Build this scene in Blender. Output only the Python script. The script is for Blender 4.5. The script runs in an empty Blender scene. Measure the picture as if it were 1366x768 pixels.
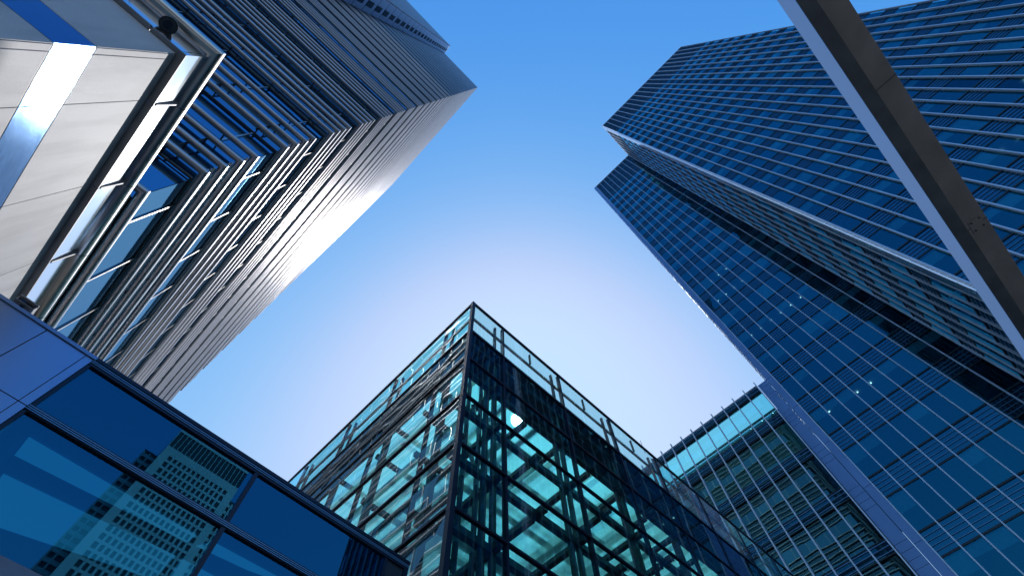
import bpy, bmesh, math, random
from mathutils import Vector, Matrix
random.seed(7)
D = bpy.data
scene = bpy.context.scene
col = scene.collection

# ------------------------------------------------------------------ camera, sky, sun, exposure
CZ = 1.6                                            # eye height; every z below is written relative to the eye and lifted by CZ
F = Vector((0.29082956, 0.26246569, 0.92007061)).normalized()
R_ = Vector((0.71401929, -0.69963885, -0.026114)).normalized()
U = R_.cross(F).normalized()
if U.z < 0: U = -U
cam_d = D.cameras.new('camera'); cam = D.objects.new('camera', cam_d); col.objects.link(cam)
cam_d.sensor_width = 36; cam_d.lens = 17.102; cam_d.clip_start = 0.05; cam_d.clip_end = 5000
m = Matrix(((R_.x, U.x, -F.x), (R_.y, U.y, -F.y), (R_.z, U.z, -F.z))).to_4x4()
m.translation = Vector((0, 0, CZ)); cam.matrix_world = m
scene.camera = cam

SUN = Vector((0.464, 0.430, 0.775)).normalized()
w = D.worlds.new('World'); scene.world = w; w.use_nodes = True
nt = w.node_tree; nt.nodes.clear()
sky = nt.nodes.new('ShaderNodeTexSky'); sky.sky_type = 'NISHITA'; sky.sun_disc = False
sky.sun_elevation = math.asin(SUN.z); sky.sun_rotation = math.atan2(SUN.x, SUN.y)
sky.altitude = 0; sky.air_density = 1.0; sky.dust_density = 0.6; sky.ozone_density = 3.0
EXPO = 0.6
sp_ = nt.nodes.new('ShaderNodeSeparateColor'); cb_ = nt.nodes.new('ShaderNodeCombineColor')
nt.links.new(sky.outputs[0], sp_.inputs[0])
for i_, (k_, g_, mx_) in enumerate(((3.4, 1.85, .58), (1.64, 1.06, .80), (1.17, .34, 1.4))):   # deep polarised blue: contrast of each channel
    a_ = nt.nodes.new('ShaderNodeMath'); a_.operation = 'MULTIPLY'; a_.inputs[1].default_value = .15
    b_ = nt.nodes.new('ShaderNodeMath'); b_.operation = 'POWER'; b_.inputs[1].default_value = g_
    c_ = nt.nodes.new('ShaderNodeMath'); c_.operation = 'MULTIPLY'; c_.inputs[1].default_value = k_
    ch = []                                         # soft shoulder: x / (1 + (x/m)^4)^(1/4)
    for op_, val_ in (('MULTIPLY', 1 / mx_), ('POWER', 4), ('ADD', 1), ('POWER', -.25)):
        n_ = nt.nodes.new('ShaderNodeMath'); n_.operation = op_; n_.inputs[1].default_value = val_; ch.append(n_)
    d_ = nt.nodes.new('ShaderNodeMath'); d_.operation = 'MULTIPLY'
    e_ = nt.nodes.new('ShaderNodeMath'); e_.operation = 'MULTIPLY'; e_.inputs[1].default_value = 1 / (2 ** EXPO * .15)
    for p_, q_ in ((c_, ch[0]), (ch[0], ch[1]), (ch[1], ch[2]), (ch[2], ch[3]), (c_, d_)): nt.links.new(p_.outputs[0], q_.inputs[0])
    nt.links.new(ch[3].outputs[0], d_.inputs[1])
    nt.links.new(sp_.outputs[i_], a_.inputs[0])
    for p_, q_ in ((a_, b_), (b_, c_), (d_, e_)): nt.links.new(p_.outputs[0], q_.inputs[0])
    nt.links.new(e_.outputs[0], cb_.inputs[i_])
bg = nt.nodes.new('ShaderNodeBackground'); bg.inputs[1].default_value = 0.15
ow = nt.nodes.new('ShaderNodeOutputWorld')
nt.links.new(cb_.outputs[0], bg.inputs[0]); nt.links.new(bg.outputs[0], ow.inputs[0])
sl = D.lights.new('sun', 'SUN'); sl.energy = 2.7; sl.angle = math.radians(0.53); sl.color = (1, .98, .96)
so = D.objects.new('sun', sl); col.objects.link(so)
so.rotation_euler = SUN.to_track_quat('Z', 'Y').to_euler(); so.location = SUN * 300
scene.view_settings.view_transform = 'Standard'; scene.view_settings.look = 'None'
scene.view_settings.exposure = EXPO; scene.view_settings.gamma = 1
scene.render.engine = 'CYCLES'
cy = scene.cycles
cy.max_bounces = 10; cy.glossy_bounces = 5; cy.transparent_max_bounces = 24; cy.transmission_bounces = 8; cy.diffuse_bounces = 3
cy.sample_clamp_indirect = 6; cy.caustics_reflective = False; cy.caustics_refractive = False

# ------------------------------------------------------------------ materials
def mat(name):
    m = D.materials.new(name); m.use_nodes = True; m.node_tree.nodes.clear()
    return m, m.node_tree
def N(nt, t, **k):
    n = nt.nodes.new('ShaderNode' + t)
    for a, b in k.items():
        if a.startswith('i_'):
            n.inputs[a[2:].replace('_', ' ')].default_value = b
        else: setattr(n, a, b)
    return n
def out(nt, s):
    o = N(nt, 'OutputMaterial'); nt.links.new(s, o.inputs[0])
def ramp(nt, src, stops):
    r = N(nt, 'ValToRGB'); e = r.color_ramp.elements
    while len(e) < len(stops): e.new(0.5)
    for i, (p, c) in enumerate(stops):
        e[i].position = p; e[i].color = (*c, 1)
    nt.links.new(src, r.inputs[0]); return r.outputs[0]
def bump(nt, src, dist, strength=1.0):
    b = N(nt, 'Bump'); b.inputs['Strength'].default_value = strength; b.inputs['Distance'].default_value = dist
    nt.links.new(src, b.inputs['Height']); return b.outputs[0]
def surf(name, c, rough=.5, metal=0, var=.12, scale=3.0, bumpd=0.0, bscale=40, spec=.5, c2=None, stretch=(1, 1, 1), rvar=.08, speck=0):
    """principled surface with two scales of colour variation, roughness variation and a fine bump"""
    m, nt = mat(name)
    tc = N(nt, 'TexCoord'); mp = N(nt, 'Mapping'); mp.inputs['Scale'].default_value = stretch
    nt.links.new(tc.outputs['Object'], mp.inputs[0])
    n1 = N(nt, 'TexNoise'); n1.inputs['Scale'].default_value = scale; n1.inputs['Detail'].default_value = 6
    nt.links.new(mp.outputs[0], n1.inputs[0])
    c2 = c2 or tuple(x * (1 - var * 2) for x in c)
    colr = ramp(nt, n1.outputs[0], [(.3, c2), (.7, c)])
    p = N(nt, 'BsdfPrincipled')
    if speck:
        n3 = N(nt, 'TexNoise'); n3.inputs['Scale'].default_value = 130; n3.inputs['Detail'].default_value = 3
        nt.links.new(tc.outputs['Object'], n3.inputs[0])
        f = ramp(nt, n3.outputs[0], [(.35, (1 - speck,) * 3), (.62, (1, 1, 1))])
        mx = N(nt, 'MixRGB', blend_type='MULTIPLY'); mx.inputs[0].default_value = 1
        nt.links.new(colr, mx.inputs[1]); nt.links.new(f, mx.inputs[2]); colr = mx.outputs[0]
    nt.links.new(colr, p.inputs['Base Color'])
    p.inputs['Metallic'].default_value = metal; p.inputs['Specular IOR Level'].default_value = spec
    rr = N(nt, 'MapRange'); rr.inputs['To Min'].default_value = max(.02, rough - rvar); rr.inputs['To Max'].default_value = rough + rvar
    nt.links.new(n1.outputs[0], rr.inputs[0]); nt.links.new(rr.outputs[0], p.inputs['Roughness'])
    if bumpd:
        n2 = N(nt, 'TexNoise'); n2.inputs['Scale'].default_value = bscale; n2.inputs['Detail'].default_value = 4
        nt.links.new(mp.outputs[0], n2.inputs[0])
        nt.links.new(bump(nt, n2.outputs[0], bumpd), p.inputs['Normal'])
    out(nt, p.outputs[0]); return m
def glass(name, trans, refl, ior, wave=0.0, wscale=.7, rough=.01, dust=0.0, body=None, stretch=(1, 1, 1), wave2=0.0):
    """sheet glass: see-through (or a dark body) under a Fresnel mirror; wave = roller-wave distortion of the pane"""
    m, nt = mat(name)
    geo = N(nt, 'NewGeometry'); tc = N(nt, 'TexCoord')
    gl = N(nt, 'BsdfGlossy'); gl.inputs['Color'].default_value = (*refl, 1); gl.inputs['Roughness'].default_value = rough
    fr = N(nt, 'Fresnel'); fr.inputs['IOR'].default_value = ior
    gt = N(nt, 'MixRGB', blend_type='MULTIPLY'); gt.inputs[0].default_value = 1; gt.inputs[1].default_value = (*refl, 1)
    gr = ramp(nt, geo.outputs['Random Per Island'], [(0, (.42, .50, .56)), (.16, (.80, .83, .86)), (.88, (.95, .96, .97)), (1, (1.25, 1.2, 1.1))])
    nt.links.new(gr, gt.inputs[2]); nt.links.new(gt.outputs[0], gl.inputs['Color'])
    if wave:
        mp = N(nt, 'Mapping'); mp.inputs['Scale'].default_value = stretch
        nt.links.new(tc.outputs['Object'], mp.inputs[0])
        n1 = N(nt, 'TexNoise', noise_dimensions='4D'); n1.inputs['Scale'].default_value = wscale; n1.inputs['Detail'].default_value = 1.2
        ml = N(nt, 'Math', operation='MULTIPLY'); ml.inputs[1].default_value = 37
        nt.links.new(geo.outputs['Random Per Island'], ml.inputs[0]); nt.links.new(ml.outputs[0], n1.inputs['W'])
        nt.links.new(mp.outputs[0], n1.inputs['Vector'])
        b = bump(nt, n1.outputs[0], wave)
        nt.links.new(b, gl.inputs['Normal'])
    if body:
        bs = N(nt, 'BsdfDiffuse'); 
        rp = ramp(nt, geo.outputs['Random Per Island'], [(0, body), (.6, tuple(x * 1.3 for x in body)), (1, tuple(min(1, x * 2.2) for x in body))])
        nt.links.new(rp, bs.inputs[0]); base = bs.outputs[0]
    else:
        tr = N(nt, 'BsdfTransparent'); tr.inputs[0].default_value = (*trans, 1); base = tr.outputs[0]
        if dust:
            ns = N(nt, 'TexNoise'); ns.inputs['Scale'].default_value = 9; ns.inputs['Detail'].default_value = 8
            nt.links.new(tc.outputs['Object'], ns.inputs[0])
            rg = N(nt, 'MapRange'); rg.inputs['From Min'].default_value = .35; rg.inputs['From Max'].default_value = .8
            rg.inputs['To Min'].default_value = dust * .6; rg.inputs['To Max'].default_value = dust * 1.6
            nt.links.new(ns.outputs[0], rg.inputs[0])
            tl = N(nt, 'BsdfTranslucent'); tl.inputs[0].default_value = (.8, .9, .9, 1)
            mx = N(nt, 'MixShader'); nt.links.new(rg.outputs[0], mx.inputs[0]); nt.links.new(base, mx.inputs[1]); nt.links.new(tl.outputs[0], mx.inputs[2])
            base = mx.outputs[0]
    mx = N(nt, 'MixShader'); nt.links.new(fr.outputs[0], mx.inputs[0]); nt.links.new(base, mx.inputs[1]); nt.links.new(gl.outputs[0], mx.inputs[2])
    out(nt, mx.outputs[0]); return m
def lamp(name, c, s):
    m, nt = mat(name); e = N(nt, 'Emission'); e.inputs[0].default_value = (*c, 1); e.inputs[1].default_value = s
    out(nt, e.outputs[0]); return m
def frosted(name, c, rough=.35, tcol=(.9, .97, .97), mixt=.5):
    """dusty roof glass: part clear, part forward-scattering"""
    m, nt = mat(name)
    tr = N(nt, 'BsdfTransparent'); tr.inputs[0].default_value = (*tcol, 1)
    rf = N(nt, 'BsdfRefraction'); rf.inputs['Color'].default_value = (*c, 1); rf.inputs['Roughness'].default_value = rough; rf.inputs['IOR'].default_value = 1.02
    tl = N(nt, 'BsdfTranslucent'); tl.inputs[0].default_value = (*c, 1)
    a = N(nt, 'MixShader'); a.inputs[0].default_value = .75; nt.links.new(rf.outputs[0], a.inputs[1]); nt.links.new(tl.outputs[0], a.inputs[2])
    tc = N(nt, 'TexCoord'); ns = N(nt, 'TexNoise'); ns.inputs['Scale'].default_value = 2.2; ns.inputs['Detail'].default_value = 9
    nt.links.new(tc.outputs['Object'], ns.inputs[0])
    rg = N(nt, 'MapRange'); rg.inputs['To Min'].default_value = mixt * .5; rg.inputs['To Max'].default_value = min(1, mixt * 1.5)
    nt.links.new(ns.outputs[0], rg.inputs[0])
    b = N(nt, 'MixShader'); nt.links.new(rg.outputs[0], b.inputs[0]); nt.links.new(tr.outputs[0], b.inputs[1]); nt.links.new(a.outputs[0], b.inputs[2])
    out(nt, b.outputs[0]); return m

M = {}
M['stone'] = surf('pale_granite', (.70, .69, .70), .65, var=.05, scale=1.3, bumpd=.002, bscale=90, speck=.22, spec=.12)
def stone_mat():
    m, nt = mat('pale_granite_cladding')
    tc = N(nt, 'TexCoord'); geo = N(nt, 'NewGeometry')
    mp = N(nt, 'Mapping'); mp.inputs['Scale'].default_value = (1, 1, .18); nt.links.new(tc.outputs['Object'], mp.inputs[0])
    n1 = N(nt, 'TexNoise'); n1.inputs['Scale'].default_value = 5; n1.inputs['Detail'].default_value = 7; nt.links.new(mp.outputs[0], n1.inputs[0])
    n2 = N(nt, 'TexNoise'); n2.inputs['Scale'].default_value = 150; n2.inputs['Detail'].default_value = 3; nt.links.new(tc.outputs['Object'], n2.inputs[0])
    n3 = N(nt, 'TexNoise'); n3.inputs['Scale'].default_value = 1.1; n3.inputs['Detail'].default_value = 5; nt.links.new(tc.outputs['Object'], n3.inputs[0])
    c = ramp(nt, n1.outputs[0], [(.30, (.54, .53, .54)), (.55, (.66, .65, .66))])
    for src in (ramp(nt, n2.outputs[0], [(.36, (.74, .74, .75)), (.6, (1, 1, 1))]), ramp(nt, n3.outputs[0], [(.3, (.86, .86, .88)), (.65, (1, 1, 1))]), ramp(nt, geo.outputs['Random Per Island'], [(0, (.88, .88, .89)), (1, (1, 1, 1))])):
        mx = N(nt, 'MixRGB', blend_type='MULTIPLY'); mx.inputs[0].default_value = 1
        nt.links.new(c, mx.inputs[1]); nt.links.new(src, mx.inputs[2]); c = mx.outputs[0]
    p = N(nt, 'BsdfPrincipled'); nt.links.new(c, p.inputs['Base Color']); p.inputs['Roughness'].default_value = .5; p.inputs['Specular IOR Level'].default_value = .07
    nt.links.new(bump(nt, n2.outputs[0], .0015), p.inputs['Normal']); out(nt, p.outputs[0]); return m
M['stone'] = stone_mat()
M['joint'] = surf('dark_joint', (.02, .02, .025), .6)
M['steel_band'] = surf('brushed_steel_band', (.08, .17, .32), .12, 1, var=.06, rvar=.03, scale=6, bumpd=.0006, bscale=30, stretch=(1, 1, 8))
M['coping'] = surf('grey_soffit', (.32, .31, .32), .5, .3, var=.15, scale=4)
M['tube'] = surf('brushed_steel_tube', (.58, .53, .49), .33, 1, var=.05, scale=5)
M['louvre'] = surf('satin_steel_louvre', (.48, .46, .48), .33, .8, var=.06, scale=.6)
M['dark'] = surf('dark_painted_steel', (.015, .02, .03), .4, var=.2)
M['bracket'] = surf('bracket_steel', (.04, .045, .05), .45, .5)
M['inner'] = surf('interior_steel', (.05, .085, .10), .4, var=.15)
M['navy'] = surf('navy_frame', (.012, .02, .045), .3, .4, var=.2)
M['alu'] = surf('blue_silver_aluminium', (.82, .86, .96), .38, .25, var=.05, scale=.5)
M['alu_bright'] = surf('polished_aluminium', (.72, .76, .85), .2, 1, var=.08, scale=.4, bumpd=.01, bscale=1.5)
M['alu_panel'] = surf('matt_aluminium_panel', (.19, .31, .54), .42, .5, var=.06, scale=.4)
M['blue_panel'] = surf('anodised_blue_grey_panel', (.26, .36, .56), .34, .85, var=.05, scale=1.2, stretch=(1, 1, .4))
M['grey_metal'] = surf('weathered_grey_sill', (.20, .22, .28), .5, .3)
M['spandrel'] = glass('spandrel_glass', None, (.14, .66, .90), 2.5, wave=.0012, wscale=.5, body=(.004, .022, .042))
M['spandrel_grey'] = surf('grey_spandrel_panel', (.07, .09, .11), .3, .3, var=.1)
M['rib'] = surf('spandrel_rib', (.16, .30, .46), .3, .5)
M['ceiling'] = surf('office_ceiling', (.45, .55, .62), .8)
M['blind'] = surf('window_blind', (.55, .72, .78), .8)
M['olive_blind'] = surf('pleated_blind', (.75, .72, .52), .8, var=.15, scale=.8, stretch=(1, 1, 12))
M['core'] = surf('office_core', (.04, .10, .13), .8)
M['g_R'] = glass('blue_window_glass', (.30, .80, 1.0), (.10, .74, 1.0), 2.3, wave=.0016, wscale=.5)
M['g_L'] = glass('sky_blue_window_glass', None, (.34, .72, 1.0), 5.5, wave=.0006, wscale=.5, body=(.004, .016, .04))
M['g_Ls'] = glass('dark_blue_spandrel_glass', None, (.40, .70, .95), 2.3, wave=.0007, wscale=.5, body=(.004, .014, .03))
M['g_G'] = glass('teal_pavilion_glass', (.20, .90, .93), (.60, .88, 1.0), 1.8, wave=.0045, wscale=.75, dust=.02)
M['g_G_left'] = glass('rippled_pavilion_glass', (.26, .88, .94), (.86, .98, 1.0), 3.3, wave=.0032, wscale=.75, dust=.02, stretch=(1, .8, 1.5))
M['g_B'] = glass('dark_blue_glass', (.12, .45, .75), (.10, .58, .90), 2.7, wave=.0002, wscale=.6)
M['g_green'] = glass('green_window_glass', (.30, .95, .98), (.38, .95, 1.0), 2.9, wave=.003, wscale=.6)
M['g_para'] = glass('clear_parapet_glass', (.55, .88, .92), (.9, 1, 1), 1.5, wave=.002, dust=.05)
M['g_upstand'] = surf('polished_upstand', (.80, .86, .93), .12, 1, var=.03, scale=1, bumpd=.0008, bscale=2)
M['roofglass'] = frosted('dusty_roof_glass', (.92, 1, .98), .36, tcol=(.97, 1, 1), mixt=.3)
M['floorglass'] = frosted('dusty_floor_glass', (.92, 1, .99), .35, tcol=(.97, 1, 1), mixt=.5)
M['conc'] = surf('weathered_beam_underside', (.26, .235, .22), .75, var=.25, scale=2.2, bumpd=.003, bscale=30, c2=(.17, .155, .148), speck=.2)
M['conc_dark'] = surf('dirty_beam_chamfer', (.10, .105, .12), .7, var=.25, scale=3, bumpd=.002)
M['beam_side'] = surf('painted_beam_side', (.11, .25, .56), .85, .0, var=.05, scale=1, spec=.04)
M['paving'] = surf('granite_paving', (.45, .43, .40), .7, var=.1, scale=.8, bumpd=.002, speck=.2)
M['asphalt'] = surf('asphalt', (.05, .05, .05), .85, bumpd=.004)
M['kerb'] = surf('kerb_stone', (.33, .32, .30), .7)
M['paint'] = surf('road_paint', (.75, .75, .72), .6)
M['c_stone'] = surf('steel_clad_tower_wall', (.48, .55, .58), .45, .2, var=.06, scale=.05)
M['c_win'] = glass('recessed_dark_window', None, (.5, .7, .8), 1.5, body=(.03, .05, .06))
M['lampw'] = lamp('ceiling_lamp', (1, .93, .75), 1.8)
M['wedge'] = lamp('glow_wedge', (.12, .62, .85), .16)  # emission added for bright stripes behind the blue glazing
M['lens'] = glass('camera_lens', None, (.6, .6, .7), 1.8, body=(.004, .004, .005))
M['black'] = surf('black_plastic', (.012, .012, .014), .3)
M['roof'] = surf('roof_felt', (.1, .1, .1), .9)

# ------------------------------------------------------------------ mesh helpers
class MB:
    def __init__(s): s.v = []; s.f = []
    def quad(s, a, b, c, d):
        n = len(s.v); s.v += [Vector(a), Vector(b), Vector(c), Vector(d)]; s.f.append((n, n + 1, n + 2, n + 3)); return s
    def poly(s, pts):
        n = len(s.v); s.v += [Vector(p) for p in pts]; s.f.append(tuple(range(n, n + len(pts)))); return s
    def box(s, x0, x1, y0, y1, z0, z1):
        if x0 > x1: x0, x1 = x1, x0
        if y0 > y1: y0, y1 = y1, y0
        return s.obox(Vector((x0, y0, z0)), Vector((x1 - x0, 0, 0)), Vector((0, y1 - y0, 0)), Vector((0, 0, z1 - z0)))
    def obox(s, o, a, b, c):
        n = len(s.v)
        s.v += [o, o + a, o + a + b, o + b, o + c, o + a + c, o + a + b + c, o + b + c]
        fs = [(0, 3, 2, 1), (4, 5, 6, 7), (0, 1, 5, 4), (1, 2, 6, 5), (2, 3, 7, 6), (3, 0, 4, 7)]
        if a.cross(b).dot(c) < 0: fs = [tuple(reversed(f)) for f in fs]
        s.f += [tuple(n + i for i in f) for f in fs]; return s
    def prism(s, pts, ax):                          # closed loop of points swept by ax
        n = len(s.v); k = len(pts)
        s.v += [Vector(p) for p in pts] + [Vector(p) + ax for p in pts]
        s.f.append(tuple(reversed(range(n, n + k)))); s.f.append(tuple(range(n + k, n + 2 * k)))
        for i in range(k): j = (i + 1) % k; s.f.append((n + i, n + j, n + k + j, n + k + i))
        return s
    def path(s, pts, r, k=10, cap=True):            # round bar along a path in a horizontal plane or any path, mitred
        pts = [Vector(p) for p in pts]; n0 = len(s.v); rings = []
        for i, p in enumerate(pts):
            d0 = (p - pts[i - 1]).normalized() if i else None
            d1 = (pts[i + 1] - p).normalized() if i < len(pts) - 1 else None
            t = d0 or d1
            up = Vector((0, 0, 1)) if abs(t.z) < .9 else Vector((1, 0, 0))
            side = t.cross(up).normalized(); vv = side.cross(t).normalized()
            ring = []
            for j in range(k):
                a = 2 * math.pi * j / k; o = side * math.cos(a) * r + vv * math.sin(a) * r
                if d0 and d1:                       # mitre plane
                    nrm = (d0 + d1).normalized(); o = o - d0 * (o.dot(nrm) / d0.dot(nrm))
                ring.append(p + o)
            rings.append(len(s.v)); s.v += ring
            if d0 and d1: pass
        for a, b in zip(rings, rings[1:]):
            for j in range(k):
                q = (j + 1) % k; s.f.append((a + j, a + q, b + q, b + j))
        if cap:
            s.f.append(tuple(reversed(range(rings[0], rings[0] + k)))); s.f.append(tuple(range(rings[-1], rings[-1] + k)))
        return s
    def build(s, name, m, parent=None, smooth=False, bev=0):
        o0 = parent_world(parent)
        me = D.meshes.new(name)
        me.from_pydata([tuple(v + Vector((0, 0, CZ)) - o0) for v in s.v], [], s.f); me.update()
        if smooth:
            me.polygons.foreach_set('use_smooth', [True] * len(me.polygons))
            me.set_sharp_from_angle(angle=math.radians(40))
        me.materials.append(m)
        o = D.objects.new(name, me); col.objects.link(o)
        if parent: o.parent = parent
        if bev:
            b = o.modifiers.new('bevel', 'BEVEL'); b.width = bev; b.segments = 2; b.limit_method = 'ANGLE'
        return o
def parent_world(p):
    v = Vector((0, 0, 0))
    while p: v += p.location; p = p.parent
    return v
def thing(name, label, cat, loc, group=None):
    o = D.objects.new(name, None); col.objects.link(o); o.location = Vector(loc)
    o['label'] = label; o['category'] = cat
    if group: o['group'] = group
    return o
def tag(o, label=None, cat=None, group=None, kind=None):
    if label: o['label'] = label
    if cat: o['category'] = cat
    if group: o['group'] = group
    if kind: o['kind'] = kind
    return o
X, Y, Zv = Vector((1, 0, 0)), Vector((0, 1, 0)), Vector((0, 0, 1))

# ------------------------------------------------------------------ ground
g = MB(); g.quad((-1500, -1500, -CZ), (1500, -1500, -CZ), (1500, 1500, -CZ), (-1500, 1500, -CZ))
tag(g.build('ground', M['asphalt']), kind='structure')
g = MB(); g.box(-60, 34, -9, 70, -CZ - .1, -CZ + .12)
tag(g.build('pavement', M['paving']), kind='structure')
g = MB(); g.box(-60, 34, -9.3, -9, -CZ - .1, -CZ + .13)
tag(g.build('kerb', M['kerb']), kind='structure')
g = MB()
for i in range(12): g.quad((-55 + i * 7, -14.1, -CZ + .004), (-52 + i * 7, -14.1, -CZ + .004), (-52 + i * 7, -13.98, -CZ + .004), (-55 + i * 7, -13.98, -CZ + .004))
tag(g.build('road_markings', M['paint']), kind='structure')

# ------------------------------------------------------------------ generic curtain wall of the big blue towers
def win_face(T, o, u, n, nb, bay, zf, ztop, per, wz0, wz1, glassm, span_m, rib_m, mull_m, mull_d=.22, mull_w=.085, blinds=True, inter=True, ribs=4, dark_top=None, skip_mull=(), pane_tilt=.006, mull_over=.35):
    """o: base corner (z ignored), u along the wall, n outward; floors every per from zf with the window from wz0 to wz1"""
    o = Vector((o[0], o[1], 0)); W = nb * bay
    z = zf; k = 0
    while z < ztop - .5:
        a, b = z + wz0, z + wz1; top = min(z + per, ztop)
        sp = MB()
        dt = dark_top and z >= dark_top - .1
        if not dt and b < ztop - .3:
            gm = MB()
            for i in range(nb):
                p = o + u * (i * bay + .03) + Zv * (a + .03); q = u * (bay - .06); h = Zv * (b - a - .06)
                t1, t2 = random.gauss(0, pane_tilt) * bay, random.gauss(0, pane_tilt) * bay
                gm.quad(p + n * t1, p + q + n * t2, p + q + h + n * (t2 - t1 * .5), p + h + n * (-t2))
            gm.build('window_band', glassm, T)
            if blinds:
                bm = MB()
                for i in range(nb):
                    r = random.random()
                    if r < .45:
                        dr = random.choice((.25, .45, .6, 1.0)) if r < .2 else .35
                        p = o + u * (i * bay + .06) - n * .18 + Zv * (b - (b - a) * dr)
                        bm.quad(p, p + u * (bay - .12), p + u * (bay - .12) + Zv * ((b - a) * dr - .02), p + Zv * ((b - a) * dr - .02))
                if bm.f: bm.build('window_blind', M['blind'], T)
            if inter:
                cm = MB(); p = o - n * .25 + u * .1 + Zv * (b + .02)
                cm.quad(p, p + u * (W - .2), p + u * (W - .2) - n * 5, p - n * 5)
                cm.build('ceiling', M['ceiling'], T)
            # dark transoms
            sp.obox(o + Zv * (a - .10) - n * .05, u * W, n * .085, Zv * .12)
            sp.obox(o + Zv * (b - .02) - n * .05, u * W, n * .085, Zv * .12)
            sp.build('transom', M['dark'], T)
            z0, z1 = b + .1, min(z + per + wz0 - .1, ztop)
        else:
            z0, z1 = z + wz0 - .1, min(z + per + wz0 - .1, ztop)
        # spandrel with ribs
        s2 = MB(); s2.obox(o + Zv * z0 - n * .3, u * W, n * .28, Zv * (z1 - z0)); s2.build('spandrel_band', span_m, T)
        rb = MB(); kk = ribs if not dt else int((z1 - z0) / .35)
        for j in range(kk):
            zz = z0 + (z1 - z0) * (j + 1) / (kk + 1)
            rb.obox(o + Zv * zz - n * .025, u * W, n * .045, Zv * .035)
        if rb.f: rb.build('spandrel_rib', rib_m, T)
        z += per; k += 1
    for i in range(nb + 1):
        if i in skip_mull: continue
        p = o + u * (i * bay - mull_w / 2) + Zv * (-CZ)
        MB().obox(p - n * .02, u * mull_w, n * mull_d, Zv * (ztop + CZ + mull_over)).build('mullion', mull_m, T)

# ------------------------------------------------------------------ right-hand skyscraper (two stepped wings)
H = 125.0; PER = 4.35; WB, WT = 0.0, 2.6; ZF = 24.76 * .8333 - 5 * PER
RT = thing('office_tower', 'tallest blue glass office tower at right with bright vertical fins and a stepped corner', 'office tower', (30, -18, 0))
# solid cores
c = MB(); c.box(30.6, 49, -34.6, -10.95, -CZ, H - .3); c.box(40.6, 60, -10.9, .2, -CZ, H - .35); c.box(25.5, 30.6, -34.85, -34.7, -CZ, H - .3); c.box(35.6, 40.6, .2, .36, -CZ, H - .35); c.box(25.6, 30.6, -10.95, -10.85, -CZ, H - .3); c.build('core', M['core'], RT)
c = MB(); c.box(25.6, 49.1, -34.7, -10.8, H - .28, H - .05); c.box(35.6, 60, -10.7, .9, H - .28, H - .05); c.build('roof', M['roof'], RT)
BAY1 = 24.3 / 20
win_face(RT, (25.4, -10.62), -Y, -X, 20, BAY1, ZF, H, PER, WB, WT, M['g_R'], M['spandrel'], M['rib'], M['alu'], dark_top=H - 14)
win_face(RT, (25.4 + 1.0, -10.62), X, Y, 7, 9.0 / 7, ZF, H, PER, WB, WT, M['g_R'], M['spandrel'], M['rib'], M['alu'], mull_d=.16, mull_w=.09, blinds=False, inter=False, dark_top=H - 14)
win_face(RT, (35.4, .38), -Y, -X, 9, 11.0 / 9, ZF, H, PER, WB, WT, M['g_R'], M['spandrel'], M['rib'], M['alu'], mull_d=.15, mull_w=.075, dark_top=H - 14)
# polished corner cladding of the front wing: one panel a storey
z = -CZ
while z < H:
    t = min(z + PER - .03, H)
    cm = MB(); pts = []
    for i in range(7):
        a = math.pi / 2 * i / 6
        pts.append((25.42 + .16 - .16 * math.cos(a), -10.62 - .16 + .16 * math.sin(a) + .14, z))
    pts += [(26.25, -10.48, z), (26.25, -10.66, z), (25.42, -10.66, z)]
    cm.prism(pts, Zv * (t - z)); cm.build('corner_panel', M['alu_bright'], RT, smooth=True)
    z += PER
# end pier of the rear wing
pm = MB(); z = -CZ
while z < H:
    t = min(z + PER - .025, H); pm.box(35.34, 35.9, .42, 1.0, z, t); z += PER
pm.build('end_pier', M['alu_panel'], RT)
c = MB(); c.box(35.36, 35.9, .395, .415, -CZ, H + .2); c.build('pier_edge', M['alu_bright'], RT)
sp = MB(); z = 30
while z < H:
    j = random.uniform(-.02, .02)
    sp.obox(Vector((35.36 + j, 1.02, z)), Vector((.5, random.uniform(-.06, .06), 0)), Vector((.03, .12, 0)), Vector((0, 0, .26))); z += .42
sp.build('end_fins', M['alu_bright'], RT)
# top parapet caps
c = MB(); c.box(25.3, 25.5, -34.9, -10.5, H, H + .25); c.box(25.3, 35.4, -10.75, -10.55, H, H + .25); c.box(35.3, 35.5, -10.55, 1.0, H, H + .25); c.build('parapet_cap', M['alu'], RT)
# ceiling lamps visible in some storeys (hung under the ceilings behind the glass)
def lampat(x, y, z, r=.11):
    c = MB(); pts = [(x + r * math.cos(a * math.pi / 4), y + r * math.sin(a * math.pi / 4), z) for a in range(8)]
    c.prism(pts, Zv * .03); return c.build('ceiling_lamp', M['lampw'], RT)
for k, x0, ys in ((7, 35.4, (-1.0, -2.3, -3.6, -4.8, -6.2)), (10, 35.4, (-.9, -2.1, -3.4, -4.6, -5.8, -7)), (12, 35.4, (-1.0, -2.2, -3.4, -4.6)), (13, 35.4, (-2.1, -3.3, -4.5)),
                  (16, 25.4, (-13.1, -14.3, -15.5, -16.7)), (6, 25.4, (-22.2, -23.4, -24.6)), (7, 25.4, (-20, -21.2, -22.4, -25)), (8, 25.4, (-26, -27.2, -28.4))):
    for y in ys: lampat(x0 + 1.0, y, ZF + k * PER + WT - .08, .045 if k > 8 else .06)

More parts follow.
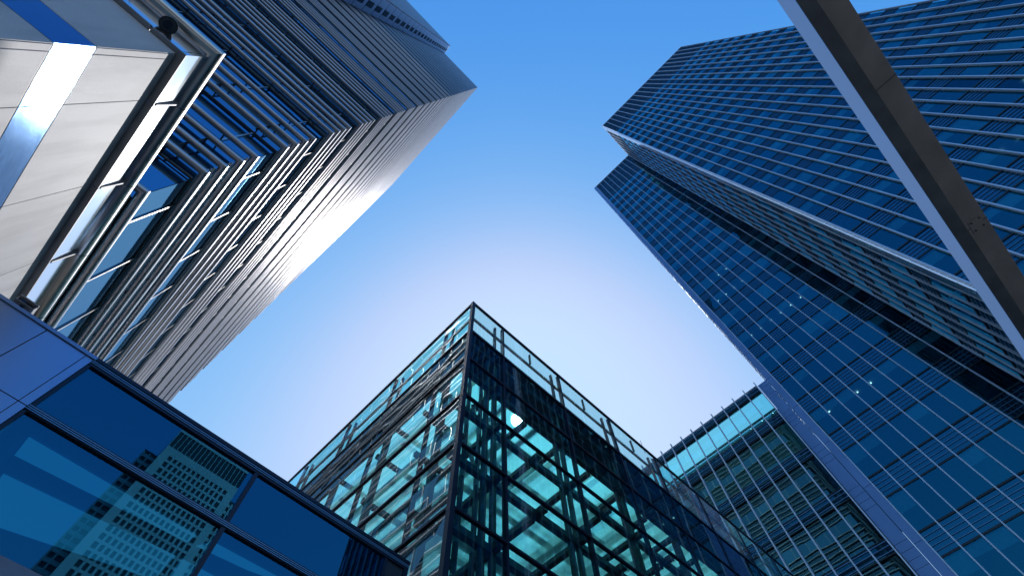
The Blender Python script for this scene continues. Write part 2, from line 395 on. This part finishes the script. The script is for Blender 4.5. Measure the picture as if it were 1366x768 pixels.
# ------------------------------------------------------------------ lower green-glass wing beside it
GT = thing('green_glass_block', 'lower green glass office block between the pavilion and the blue tower', 'office block', (40, 9, 0))
HG2 = 37.6
c = MB(); c.box(39.5, 55, 2.2, 30, -CZ, HG2 - 4.95); c.build('core', M['core'], GT)
c = MB(); c.box(35.75, 55, 1.2, 30, HG2 - 4.9, HG2 - 4.2); c.build('roof', M['roof'], GT)
for i_ in range(20):
    y_ = 2.4 + i_ * 1.245
    MB().path([(35.9, y_, HG2 - 4.1), (38.2, y_ + .2, HG2 - .8)], .035, 6).build('screen_brace', M['dark'], GT)
b = MB(); b.quad((38.9, 2.0, HG2 - 4.1), (38.9, 27, HG2 - 4.1), (38.9, 27, HG2 - .1), (38.9, 2.0, HG2 - .1)); b.build('rear_screen_glass', M['g_green'], GT)
b = MB(); b.box(35.8, 35.95, 2.0, 27, HG2 - 3.4, HG2 - 3.2); b.box(35.8, 35.95, 2.0, 27, HG2 - 2.9, HG2 - 2.75); b.build('screen_rail', M['dark'], GT)
zz = -CZ; per2 = 4.15; k = 0; nb2 = 20; b2 = 1.245; y0 = 2.02
f = MB()
def floor_green(zb, zt, blind, nm):
    gm = MB()
    for i in range(nb2):
        t1, t2 = random.gauss(0, .004), random.gauss(0, .004)
        ya, yb = y0 + i * b2 + .03, y0 + (i + 1) * b2 - .03
        gm.quad((35.4 + t1, yb, zb), (35.4 + t2, ya, zb), (35.4 - t1, ya, zt), (35.4 - t2, yb, zt))
    gm.build('window_band', M['g_green'], GT)
    if zt < HG2 - 2: cm = MB(); cm.quad((35.55, y0, zt + .02), (39.4, y0, zt + .02), (39.4, y0 + nb2 * b2, zt + .02), (35.55, y0 + nb2 * b2, zt + .02)); cm.build('ceiling', M['ceiling'], GT)
    if blind:
        bm = MB(); bm.box(35.6, 35.62, y0, y0 + nb2 * b2, zb + .1, zt - .05); bm.build('window_blind', M['olive_blind'], GT)
z = HG2 - .75 - 3.25
tops = []
while z > -CZ:
    floor_green(z, z + 3.25, abs(z - (HG2 - .75 - 3.25 - per2)) < .1, '')
    sp = MB(); sp.box(35.33, 35.7, y0, y0 + nb2 * b2, z + 3.27, z + per2 - .02 if z + per2 < HG2 - .8 else HG2); sp.build('spandrel_band', M['spandrel'], GT)
    rb = MB()
    for q in (.12, .45, .75): rb.box(35.28, 35.34, y0, y0 + nb2 * b2, z + 3.27 + q, z + 3.27 + q + .05)
    rb.build('spandrel_rib', M['rib'], GT)
    th = MB(); th.box(35.30, 35.5, y0, y0 + nb2 * b2, z + .0, z + .06); th.box(35.30, 35.5, y0, y0 + nb2 * b2, z + 3.21, z + 3.27); th.build('transom', M['dark'], GT)
    z -= per2
for i in range(nb2 + 1):
    MB().box(35.16, 35.40, y0 + i * b2 - .045, y0 + i * b2 + .045, -CZ, HG2 + .45).build('mullion', M['alu'], GT)
pm = MB(); z = HG2
while z > -CZ:                                      # pier of flat panels: one tall, then three small, as in the cladding
    for hh in (.55, .55, .55, 2.6):
        pm.box(35.37, 36, 1.04, 1.93, z - hh + .02, z); z -= hh
pm.build('panel_pier', M['alu_panel'], GT)
# roof lit from behind: first storey has its own rear windows, shown by a pale ceiling light row
# ------------------------------------------------------------------ left-hand louvred tower
LH = 160.0; LX, LY = -3.25, 5.71; GX, GY = -3.348, 5.98; FL = 4.31; Z0 = 8.79
LT = thing('louvred_tower', 'tallest tower at left, wrapped in horizontal silver tube louvres', 'office tower', (-12, 20, 0))
YE = 46.4; XE = -16.5
offs = (0, 1.95, 2.74, 3.53)
MUL = 1.68; COMBS = []; MULS = []
k = -2
while True:
    zb = Z0 + k * FL
    if zb > LH - 1: break
    zt = min(zb + FL, LH)
    # glass ribbon
    gm = MB()
    n = int((YE - GY) / MUL)
    for i in range(n + 1):
        ya, yb = GY + .76 + (i - 1) * MUL + .02, GY + .76 + i * MUL - .02
        ya = max(ya, GY + .01)
        j = random.gauss(0, .003)
        gm.quad((GX + j, ya, zb + .05), (GX - j, min(yb, YE), zb + .05), (GX, min(yb, YE), zb + 1.78), (GX, ya, zb + 1.78))
    gm.build('sunny_window_band', M['g_L'], LT)
    gm = MB(); n2 = int((GX - XE) / MUL)
    for i in range(n2 + 1):
        xa, xb = GX - .76 - (i - 1) * MUL - .02, GX - .76 - i * MUL + .02
        xa = min(xa, GX - .01)
        j = random.gauss(0, .003)
        gm.quad((max(xb, XE), GY + j, zb + .05), (xa, GY - j, zb + .05), (xa, GY, zb + 1.78), (max(xb, XE), GY, zb + 1.78))
    gm.build('shaded_window_band', M['g_L'], LT)
    # spandrel glass behind the tubes + dark rails
    gm = MB()
    gm.box(GX - .3, GX - .06, GY + .3, YE, zb + 1.84, zt - .02); gm.box(XE, GX - .06, GY + .06, GY + .3, zb + 1.84, zt - .02)
    gm.build('spandrel_band', M['g_L'], LT)
    rl = MB()
    for q, r in ((1.82, .03), (2.3, .018)):
        if zb + q < LH: rl.path([(XE, GY - .035, zb + q), (GX + .004, GY - .035, zb + q), (GX + .004, YE, zb + q)], r, 6)
    rl.build('louvre_rail', M['dark'], LT)
    th = MB()
    for q in (2.20, 2.33, 2.46, 3.00, 3.13, 3.26, 3.80, 3.93, 4.06):
        if zb + q < LH: th.path([(LX - .05, LY + .02, zb + q), (LX - .05, YE, zb + q)], .021, 6)
    th.build('fine_louvre', M['louvre'], LT)
    tb = MB()
    for q in offs:
        if zb + q < LH - .1: tb.path([(XE - .2, LY, zb + q), (LX, LY, zb + q), (LX, YE, zb + q)], .088, 10 if k < 14 else 8)
    tb.build('louvre_bank', M['louvre'], LT, smooth=True)
    # bracket combs and window mullions, collected and built below (nearest hundred one by one)
    for i in range(n + 1):
        y = GY + .76 + i * MUL
        if y > YE: break
        br = MB(); r = .014
        for q in offs:
            if zb + q < LH - .1: br.box(GX - .02, LX - .06, y - r, y + r, zb + q - .03, zb + q + .02)
        br.box(LX - .085, LX - .07, y - .018, y + .018, zb + 1.8, min(zb + 3.7, LH))
        COMBS.append((Vector((LX, y, zb)).length, br))
        ml = MB(); ml.box(GX - .05, GX + .03, y - .022, y + .022, zb, min(zb + 1.82, LH)); MULS.append((Vector((LX, y, zb)).length, ml))
    for i in range(n2 + 1):
        x = GX - .76 - i * MUL
        if x < XE: break
        br = MB()
        for q in offs:
            if zb + q < LH - .1: br.box(x - r, x + r, LY + .06, GY + .02, zb + q - .03, zb + q + .02)
        br.box(x - .018, x + .018, LY + .09, LY + .12, zb + 1.8, min(zb + 3.7, LH))
        COMBS.append((Vector((x, LY, zb)).length, br))
        ml = MB(); ml.box(x - .022, x + .022, GY - .03, GY + .05, zb, min(zb + 1.82, LH)); MULS.append((Vector((x, LY, zb)).length, ml))
    k += 1
for lst, nm, mm in ((COMBS, 'louvre_bracket', M['bracket']), (MULS, 'window_mullion', M['tube'])):
    lst.sort(key=lambda t: t[0] if t[0] > 10 else 1e6 + t[0])
    for d_, b in lst[:100]: b.build(nm, mm, LT)
    rest = MB()
    for d_, b in lst[100:]:
        n0 = len(rest.v); rest.v += b.v; rest.f += [tuple(i + n0 for i in f) for f in b.f]
    tag(rest.build(nm, mm, LT), kind='stuff')
c = MB(); c.box(-45, GX - .32, GY + .32, YE - .4, -CZ, LH - .3); c.build('core', M['core'], LT)
c = MB(); c.box(-45, LX - .05, LY + .05, YE, LH - .25, LH - .05); c.build('roof', M['roof'], LT)
# projecting bay further along the shaded side
BX, BY = -16.5, 3.12
k = -2
while True:
    zb = Z0 + k * FL
    if zb > LH - 1: break
    tb = MB()
    for q in offs: 
        if zb + q < LH: tb.path([(-52, BY - .05, zb + q), (BX + .05, BY - .05, zb + q)], .088, 8)
    tb.build('louvre_bank', M['louvre'], LT, smooth=True)
    if zb > 20:
        sd = MB()
        sd.box(BX - .1, BX, BY, BY + 1.05, zb, min(zb + FL - .15, LH)); sd.box(BX - .1, BX, 4.95, LY - .1, zb, min(zb + FL - .15, LH))
        sd.box(BX - .1, BX - .002, BY + 1.05, 4.95, zb + 2.9, min(zb + FL - .15, LH))
        sd.build('side_panel', M['alu_panel'], LT)
        fn = MB()
        for q in range(6): fn.box(BX - .06, BX + .05, 4.2 - .02, 4.95, zb + .25 + q * .45, zb + .31 + q * .45)
        fn.box(BX - .05, BX + .03, 4.12, 4.2, zb, zb + 2.9)
        fn.build('side_fins', M['rib'], LT)
        wn = MB(); wn.quad((BX - .09, BY + 1.07, zb), (BX - .09, 4.95, zb), (BX - .09, 4.95, zb + 2.9), (BX - .09, BY + 1.07, zb + 2.9)); wn.build('side_window', M['g_L'], LT)
    k += 1
c = MB(); c.box(-52, BX - .12, BY + .12, 8, -CZ, LH - .1); c.build('bay_core', M['core'], LT)

# ------------------------------------------------------------------ near stone wall with big handrail (left)
AT = thing('stone_terrace_wall', 'pale stone terrace wall with a polished steel band and thick tubular handrail', 'terrace wall', (-4, 4, 0))
zt = 6.4; ax, ay = -2.954, 2.474
def course(z0, z1, mm, name, joints_y, joints_x, g=.008):
    """one course of panels on both sides of the corner, with open joints"""
    b = MB()
    ys = [ay + .008, ay + .09] + joints_y + [14.0]
    for a, c_ in zip(ys, ys[1:]): b.box(ax - .25, ax, a + g / 2, c_ - g / 2, z0 + g / 2, z1 - g / 2)
    xs = [ax - .002] + joints_x + [-9.0]
    for a, c_ in zip(xs, xs[1:]): b.box(c_ + g / 2, a - g / 2, ay, ay + .25, z0 + g / 2, z1 - g / 2)
    return b.build(name, mm, AT, bev=.003)
jy = [3.2, 4.64, 6.09, 7.53, 8.97, 10.4, 11.8]; jx = [-3.9, -5.35, -6.8, -8.2]
for z0, z1, mm, nm in ((-CZ, .6, 'stone', 'stone_course'), (.6, 2.7, 'stone', 'stone_course'), (2.7, 4.81, 'stone', 'stone_course'), (4.81, 5.30, 'steel_band', 'steel_band'), (5.30, 6.549, 'stone', 'stone_course')):
    course(z0, z1, M[mm], nm, jy if mm == 'stone' or 1 else jy, jx)
c = MB(); c.box(-8.9, ax - .27, ay + .27, ay + .4, -CZ, 6.54); c.box(ax - .4, ax - .27, ay + .4, 13.9, -CZ, 6.54); c.build('backing', M['joint'], AT)
ox, oy = ax + .089, ay - .066                       # overhanging coping
cp = MB()
ys = [oy] + jy + [14.0]
for a, c_ in zip(ys, ys[1:]): cp.box(ax - .35, ox, a + .004, c_ - .004, 6.552, 6.575)
xs = [ax - .354] + jx + [-9.0]
for a, c_ in zip(xs, xs[1:]): cp.box(c_ + .004, a - .004, oy, ay + .35, 6.552, 6.575)
cp.build('coping', M['coping'], AT, bev=.004)
up_ = MB()
for a, c_ in zip(ys, ys[1:]): up_.box(ox - .06, ox - .008, a + .012, c_ + .006, 6.577, 7.05)
xs2 = [ox - .0605] + jx + [-9.0]
for a, c_ in zip(xs2, xs2[1:]): up_.box(c_ + .003, a - .003, oy + .008, oy + .06, 6.577, 7.05)
up_.build('upstand', M['g_upstand'], AT)
zr = 7.13; rr = .094
cx = -2.858; cy_ = 2.350
h = MB(); h.path([(-9, cy_, zr), (cx, cy_, zr), (cx, 14, zr)], rr, 28); rail = h.build('handrail', M['tube'], AT, smooth=True)
jn = MB()
for y in [y + .02 for y in jy]: jn.path([(cx, y, zr), (cx, y + .008, zr)], rr + .0025, 28)
for x in jx: jn.path([(x, cy_, zr), (x + .008, cy_, zr)], rr + .0025, 28)
jn.build('rail_sleeve', M['dark'], AT, smooth=True)
for y in jy:
    MB().path([(ox - .02, y - .01, 6.60), (cx, y - .01, zr)], .03, 10).build('rail_bracket', M['coping'], AT, smooth=True)
for x in jx:
    MB().path([(x, oy + .02, 6.60), (x, cy_, zr)], .03, 10).build('rail_bracket', M['coping'], AT, smooth=True)
# round security camera hung between coping and rail on the shaded side
SC = thing('security_camera', 'small round black camera mounted under the handrail above the shaded stone wall', 'security camera', (-3.27, 2.39, 6.75 + CZ))
cc = Vector((-3.268, 2.335, 6.74)); dirv = Vector((3.268, -2.335, -6.74)).normalized()
b = MB(); b.path([cc - dirv * .16, cc - dirv * .03], .075, 28); b.path([cc - dirv * .03, cc], .098, 36); b.build('housing', M['black'], SC, smooth=True)
b = MB(); b.path([cc, cc + dirv * .010], .082, 36); b.build('bezel', M['dark'], SC, smooth=True)
b = MB(); b.path([cc + dirv * .009, cc + dirv * .016], .055, 28); b.build('lens', M['lens'], SC, smooth=True)
b = MB(); b.path([cc - dirv * .1, Vector((-3.30, 2.43, 6.90))], .03, 12); b.build('mount', M['bracket'], SC, smooth=True)

# ------------------------------------------------------------------ blue-glazed block lower left
th_ = math.atan(.035); bu = Vector((math.cos(th_), math.sin(th_), 0)); bn = Vector((bu.y, -bu.x, 0)); yB = 1.0873 * 5.8
def bp(x, d, z):                                    # x along world X on the face plane, d outward
    return Vector((x, yB + .035 * x, z)) + bn * d
BT = thing('blue_glazed_block', 'low block at lower left with dark blue glazing and smooth blue metal cladding', 'low building', (1, 9, 0))
def bbox(mb, x0, x1, d0, d1, z0, z1):
    return mb.obox(bp(x0, d0, z0), bp(x1, d0, z0) - bp(x0, d0, z0), bn * (d1 - d0), Zv * (z1 - z0))
# metal panels
p = MB()
for x0, x1 in ((-2.78, -2.125), (-2.115, -1.593), (-1.587, -1.49)):
    for z0, z1 in ((4.757, 5.745), (3.75, 4.747), (2.7, 3.74), (1.6, 2.69), (.5, 1.59), (-CZ, .49)): bbox(p, x0, x1, -.08, 0, z0, z1)
p.build('metal_cladding', M['blue_panel'], BT, bev=.003)
p = MB(); bbox(p, -2.78, 4.1, -.3, -.1, -CZ, 3.3); p.build('lower_wall', M['joint'], BT)
p = MB(); bbox(p, -2.78, -1.49, -.3, -.1, 3.3, 5.74); p.build('backing', M['joint'], BT)
p = MB(); bbox(p, -2.8, -1.47, -.35, .02, 5.75, 5.80); bbox(p, -2.8, -1.47, -.35, -.02, 5.802, 5.84); p.build('coping', M['alu_panel'], BT)
p = MB(); bbox(p, -1.468, 4.12, -.35, .02, 5.75, 5.80); bbox(p, -1.468, 4.12, -.35, -.02, 5.802, 5.84); p.build('coping', M['navy'], BT)
# glazing frame
p = MB(); bbox(p, -1.48, 4.1, -.12, .015, 5.64, 5.742); bbox(p, -1.48, 4.1, -.12, .015, 4.69, 4.79); bbox(p, -1.48, -1.44, -.12, .01, 3.37, 5.64); bbox(p, 1.11, 1.17, -.12, .012, 3.37, 4.69); bbox(p, 1.11, 1.17, -.12, .012, 4.79, 5.64); bbox(p, 3.62, 3.68, -.12, .0, 3.37, 5.64); bbox(p, 4.02, 4.1, -.12, .012, 3.37, 5.64)
p.build('window_frame', M['navy'], BT)
p = MB()
for q in (.015, .04, .065): bbox(p, -1.48, 4.1, .016, .03, 4.69 + q, 4.69 + q + .012)
for q in (.02, .05): bbox(p, -1.48, 4.1, .016, .026, 5.66 + q, 5.66 + q + .012)
p.build('frame_ribs', M['rib'], BT)
for z0, z1 in ((4.79, 5.64), (3.37, 4.69)):
    for x0, x1 in ((-1.44, 1.11), (1.17, 3.62)):
        gp = MB(); gp.quad(bp(x0, -.02, z0), bp(x1, -.02, z0), bp(x1, -.02, z1), bp(x0, -.02, z1)); gp.build('glass_pane', M['g_B'], BT)
p = MB(); bbox(p, 3.68, 4.02, -.06, -.02, 3.37, 5.64); p.build('end_panel', M['dark'], BT)
p = MB(); bbox(p, -1.48, 4.1, -.1, .03, 2.7, 3.37); p.build('sill_panel', M['grey_metal'], BT)
# interior: dark room, ceiling with added glowing wedges
p = MB(); p.quad(bp(-1.5, -.15, 5.70), bp(4.1, -.15, 5.70), bp(4.1, -5, 5.70), bp(-1.5, -5, 5.70)); p.build('room_ceiling', M['core'], BT)
p = MB(); p.quad(bp(-1.5, -5, 0), bp(4.1, -5, 0), bp(4.1, -5, 5.70), bp(-1.5, -5, 5.70)); p.quad(bp(-1.5, -.3, 0), bp(-1.5, -5, 0), bp(-1.5, -5, 5.7), bp(-1.5, -.3, 5.7)); p.quad(bp(4.08, -.3, 0), bp(4.08, -5, 0), bp(4.08, -5, 5.7), bp(4.08, -.3, 5.7)); p.build('room_wall', M['core'], BT)
# made-up emissive wedges on the ceiling for bright stripes (plan outlines in metres)
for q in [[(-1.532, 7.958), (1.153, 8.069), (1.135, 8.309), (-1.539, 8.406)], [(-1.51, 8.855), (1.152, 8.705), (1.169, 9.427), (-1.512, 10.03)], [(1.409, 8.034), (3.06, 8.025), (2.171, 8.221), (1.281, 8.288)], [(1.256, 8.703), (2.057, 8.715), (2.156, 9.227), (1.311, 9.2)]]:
    p = MB(); p.prism([Vector((x, y, 5.66)) for x, y in q], Zv * .01); p.build('glow_wedge', M['wedge'], BT)
# side and roof of the block
p = MB(); p.obox(bp(-2.78, -.36, -CZ), bu * 6.8, -bn * 4.6, Zv * .5); p.build('floor_slab', M['grey_metal'], BT)
p = MB(); p.obox(bp(-2.78, -.36, 5.72), bu * 6.86, -bn * 4.8, Zv * .1); p.build('roof', M['roof'], BT)
p = MB(); p.obox(bp(-2.78, -.31, -CZ), bu * .1, -bn * 4.8, Zv * (5.7 + CZ)); p.obox(bp(3.98, -.31, -CZ), bu * .1, -bn * 4.8, Zv * (5.7 + CZ)); p.build('side_wall', M['blue_panel'], BT)
# small floodlight on the coping
FLT = thing('floodlight', 'small brown metal floodlight standing on the coping of the blue-glazed block', 'floodlight', (-2.62, 6.2, 5.84 + CZ))
p = MB(); a0 = bp(-2.66, .02, 5.87)
p.obox(a0, bu * .24, -bn * .14, Zv * .06); p.obox(a0 + bn * .03 + Zv * .06, bu * .24, -bn * .2, Zv * .02); p.build('hood', M['coping'], FLT, bev=.004)
p = MB(); p.obox(a0 + bu * .1 + Zv * -.035, bu * .04, -bn * .05, Zv * .035); p.build('bracket', M['bracket'], FLT)
p = MB(); p.obox(a0 + bn * .004 + bu * .02 + Zv * .012, bu * .20, -bn * .01, Zv * .036); p.build('lens', M['lens'], FLT)

# ------------------------------------------------------------------ glass pavilion in the centre
hG = 17.2; SG = hG / 18; gx, gy = .2789 * hG, .3719 * hG; XG1, YG1 = 31.5, 29.0
PT = thing('glass_pavilion', 'teal glass pavilion in the lower centre with dark steel frame and clear parapet', 'glass building', (18, 18, 0))
lv = [hG * q for q in (1.0, .87, .7677, .656, .5425, .430, .3385, .22, .11, 0)] + [-CZ + .05]
xb = [gx, gx + 1.67 * SG]
while xb[-1] < XG1 - 3: xb.append(xb[-1] + 3.33 * SG)
XG1 = xb[-1]
yb_ = [gy, gy + 1.66 * SG]
while yb_[-1] < YG1 - 3: yb_.append(yb_[-1] + 3.28 * SG)
YG1 = yb_[-1]
for i, (zt_, zb) in enumerate(zip(lv, lv[1:])):
    m1 = M['g_para'] if i == 0 else M['g_G']; m2 = M['g_para'] if i == 0 else M['g_G_left']
    b = MB()
    for a, c_ in zip(xb, xb[1:]):
        t = random.gauss(0, .004)
        b.quad((a + .02, gy + t, zb + .03), (c_ - .02, gy - t, zb + .03), (c_ - .02, gy, zt_ - .03), (a + .02, gy, zt_ - .03))
    b.build('parapet_glazing' if i == 0 else 'glazing_row', m1, PT)
    b = MB()
    for a, c_ in zip(yb_, yb_[1:]):
        t = random.gauss(0, .006)
        b.quad((gx - t, c_ - .02, zb + .03), (gx + t, a + .02, zb + .03), (gx, a + .02, zt_ - .03), (gx, c_ - .02, zt_ - .03))
    b.build('parapet_glazing' if i == 0 else 'glazing_row', M['g_G_left'], PT)
# transoms
for z in lv[:-1]:
    w_ = .032 if z < hG else .035
    b = MB(); b.box(gx - .04, XG1, gy - .04, gy + .06, z - w_, z + w_); b.box(gx - .04, gx + .06, gy + .0605, YG1, z - w_, z + w_)
    b.build('transom', M['navy'], PT)
b = MB(); b.box(gx - .055, gx + .075, gy - .055, gy + .075, -CZ, hG + .02); b.build('corner_post', M['navy'], PT)
for x in xb[1:]:
    b = MB(); b.box(x - .03, x + .03, gy - .03, gy + .12, -CZ, hG - .06); b.build('mullion', M['navy'], PT)
for y in yb_[1:]:
    b = MB(); b.box(gx + .065, gx + .13, y - .035, y + .035, -CZ, hG - .06); b.box(gx + .003, gx + .064, y - .02, y + .02, -CZ, hG - .06); b.build('mullion', M['navy'], PT)
# twin interior columns behind the mullions, level frames, translucent floors
for x in xb[1:]:
    for dx in (-.33, .0):
        MB().box(x + dx - .09, x + dx + .06, gy + .40, gy + .50, -CZ, lv[1] - .1).build('column', M['inner'], PT)
for y in yb_[1:]:
    MB().box(gx + .38, gx + .56, y - .08, y + .08, -CZ, lv[1] - .1).build('column', M['inner'], PT)
for k, z in enumerate(lv[1:-1]):
    z = z - .06
    b = MB()
    # edge beams
    b.box(gx + .1, XG1, gy + .36, gy + .53, z, z + .18)
    yy = gy + .58
    ylines = [gy + 2.5, gy + 5.0, gy + 8.5, gy + 12.4, gy + 16.6]
    for y in ylines: b.box(gx + .4, XG1, y, y + .12, z + .002, z + .16)
    xl = []
    for x in xb[1:]: xl += [v for v in (x - 1.63, x - .06) if v > gx + .6]
    for x in xl: b.box(x - .09, x + .07, gy + .1, gy + .355, z + .02, z + .2)
    yls = [gy + .575] + ylines
    for a, c_ in zip(yls, yls[1:]):
        for x in xl: b.box(x - .1, x + .08, a + (.165 if a > gy + .6 else 0), c_ - .003, z + .004, z + .15)
    b.build('roof_frame' if k == 0 else 'floor_frame', M['inner'], PT)
    fg = MB()
    if k == 0:
        fg.quad((gx + .1, gy + 1.6, z + .31), (XG1, gy + 1.6, z + .31), (XG1, YG1, z + .31), (gx + .1, YG1, z + .31))
        fg.build('roof_glazing', M['roofglass'], PT)
        e = MB(); e.box(gx + .08, XG1, gy + .08, gy + 1.6, z + .312, z + .42); e.box(gx + .08, gx + 1.0, gy + 1.6, YG1, z + .313, z + .419); e.build('roof_edge', M['core'], PT)
    else:
        fg.quad((gx + .6, gy + .6, z + .31), (XG1, gy + .6, z + .31), (XG1, YG1, z + .31), (gx + .6, YG1, z + .31))
        fg.build('glass_floor', M['floorglass'], PT)
# lift / stair core seen through the corner
b = MB()
for x in (5.75, 6.25): b.box(x - .05, x + .05, gy + .9, gy + 1.0, -CZ, lv[1] - .2)
for z in lv[2:-1]:
    b.obox(Vector((5.5, gy + .8, z - .5)), Vector((0, 1.6, .0)), Vector((.12, 0, 0)), Vector((0, 0, .16)))
    b.obox(Vector((5.6, gy + .62, z - 1.2)), Vector((.9, .9, .9)), Vector((.08, -.08, 0)), Vector((0, 0, .12)))
b.build('stair_frame', M['inner'], PT)
# rear wall: opaque panels, keeps the inside dark lower down
b = MB(); b.box(XG1 - .1, XG1, gy + .2, YG1, -CZ, lv[1] - .1); b.box(gx + .1, XG1 - .101, YG1 - .1, YG1, -CZ, lv[1] - .1); b.build('rear_glazing', M['g_para'], PT)
# parapet: posts and handrail behind the clear glass
b = MB(); b.box(gx + .14, XG1, gy + .16, gy + .24, hG - .82, hG - .72); b.box(gx + .14, gx + .22, gy + .24, YG1, hG - .82, hG - .72); b.build('parapet_rail', M['navy'], PT)
for i, (a, c_) in enumerate(zip(xb, xb[1:])):
    b = MB(); b.box(c_ - .30, c_ - .22, gy + .15, gy + .25, lv[1] + .06, hG - .1)
    if i: b.box((a + c_) / 2 - .02, (a + c_) / 2 + .02, gy + .07, gy + .155, hG - .8, hG - .1)
    b.build('parapet_post', M['navy'], PT)
for a, c_ in zip(yb_, yb_[1:]):
    b = MB(); b.box(gx + .15, gx + .25, c_ - .3, c_ - .22, lv[1] + .06, hG - .1); b.build('parapet_post', M['navy'], PT)
for x in (15.4, 22.3): MB().path([(x, gy + .1, hG - .1), (x, gy + .1, hG + .75)], .012, 6).build('lightning_rod', M['dark'], PT)

# ------------------------------------------------------------------ steel-clad tower behind the viewer (seen mirrored in the blue glazing)
def mirror(p):                                      # reflect across the glazing plane
    d = (Vector((p[0], p[1], 0)) - Vector((0, yB, 0))).dot(bn); q = Vector((p[0], p[1], 0)) - bn * 2 * d; return Vector((q.x, q.y, 0))
HC = 225.0
A0 = mirror((-.010 * HC, 1.128 * HC)); A1 = mirror((.185 * HC, 1.128 * HC * 1.006))
CT = thing('square_window_tower', 'tower with a grid of small square windows, mirrored in the blue glazing at lower left', 'office tower', (A0.x + 20, A0.y - 20, 0))
cu = (A1 - A0); CW = cu.length; cu.normalize(); cn = Vector((-cu.y, cu.x, 0))
if cn.y < 0: cn = -cn
nb = 13; bw = (CW - 8) / nb
c = MB(); c.obox(A0 - cn * CW + Zv * -CZ, cu * CW, cn * (CW - .3), Zv * (HC + CZ)); c.build('recessed_windows', M['c_win'], CT)
c = MB(); zs = []
z = HC - 16
# wall as a lattice of piers and spandrels in front of the dark windows
for i in range(nb + 1):
    wd = 1.1 if 0 < i < nb else 4.0
    x0 = 4 + i * bw - wd / 2 if 0 < i < nb else (0 if i == 0 else CW - 4.2)
    wd = wd if 0 < i < nb else 4.2
    c.obox(A0 + cu * x0 - cn * 1.2 + Zv * -CZ, cu * wd, cn * 1.2, Zv * (HC - 14 + CZ))
c.build('wall_pier', M['c_stone'], CT)
c = MB(); z = HC - 17
while z > 0:
    c.obox(A0 + cu * .02 - cn * 1.15 + Zv * z, cu * (CW - .04), cn * 1.1, Zv * 1.3); z -= 4.35
c.obox(A0 + cu * .01 - cn * 1.17 + Zv * (HC - 17.5), cu * (CW - .02), cn * 1.2, Zv * 5); c.obox(A0 + cu * .01 - cn * 1.17 + Zv * (HC - 1.5), cu * (CW - .02), cn * 1.2, Zv * 1.5)
for i in range(18): c.obox(A0 + cu * (i * CW / 18) - cn * 1 + Zv * (HC - 12.5), cu * .35, cn * 1.0, Zv * 11)
c.build('wall_spandrel', M['c_stone'], CT)
W0 = A0 - cu * 7 - cn * 9                             # notched corner wings
for sgn, base in ((0, A0 - cu * 7 - cn * 9), (1, A1 - cn * 9)):
    c = MB(); c.obox(base - cn * 25 + Zv * -CZ, cu * 7, cn * 25, Zv * (HC - 14 + CZ)); c.build('corner_wing', M['c_win'], CT)
    c = MB(); z = 2
    while z < HC - 16: c.obox(base + Zv * z, cu * 7, cn * .5, Zv * 1.9); z += 4.35
    c.obox(base + Zv * -CZ, cu * .8, cn * .7, Zv * (HC - 14)); c.obox(base + cu * 3.2 + Zv * -CZ, cu * .8, cn * .7, Zv * (HC - 14)); c.build('wing_wall', M['c_stone'], CT)

# ------------------------------------------------------------------ overhead beam at right
OB = thing('overhead_beam', 'weathered steel beam crossing overhead at upper right, pale blue on its side', 'beam', (2, -2.9, 5.7 + CZ))
x0, x1 = -8.0, 11.0
b = MB(); b.prism([(x0, -2.70, 5.70), (x0, -2.842, 5.672), (x0, -2.842, 5.99), (x0, -2.70, 5.99)], X * (x1 - x0)); 
bs = MB(); bs.quad((x0, -2.698, 5.697), (x1, -2.698, 5.697), (x1, -2.698, 5.99), (x0, -2.698, 5.99)); bs.f = [tuple(reversed(f)) for f in bs.f]
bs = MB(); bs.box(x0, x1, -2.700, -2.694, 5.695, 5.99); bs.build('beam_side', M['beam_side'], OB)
b = MB(); b.prism([(x0, -2.7005, 5.699), (x0, -2.7005, 5.985), (x0, -2.842, 5.985), (x0, -2.842, 5.672)], X * (x1 - x0)); b.build('beam_chamfer', M['conc_dark'], OB)
b = MB(); b.box(x0, x1, -3.098, -2.8425, 5.700, 5.984); b.build('beam_body', M['conc'], OB, bev=.006)
for x in (-4.6, -.2, 3.05, 5.35, 8.6):                # splice joints with cover plates and bolts
    MB().box(x, x + .012, -3.1005, -2.8445, 5.6985, 5.9855).build('splice_joint', M['dark'], OB)
for x in (-.2, 5.35):
    MB().box(x - .09, x + .10, -3.05, -2.89, 5.693, 5.6995).build('splice_plate', M['conc'], OB, bev=.002)
    for dx in (-.06, .07):
        for yy in (-3.02, -2.92):
            MB().path([(x + dx, yy, 5.681), (x + dx, yy, 5.694)], .011, 6).build('bolt', M['bracket'], OB)
for x in (x0 + .3, x1 - .5): MB().box(x, x + .3, -3.05, -2.75, -CZ, 5.6985).build('beam_post', M['conc'], OB)
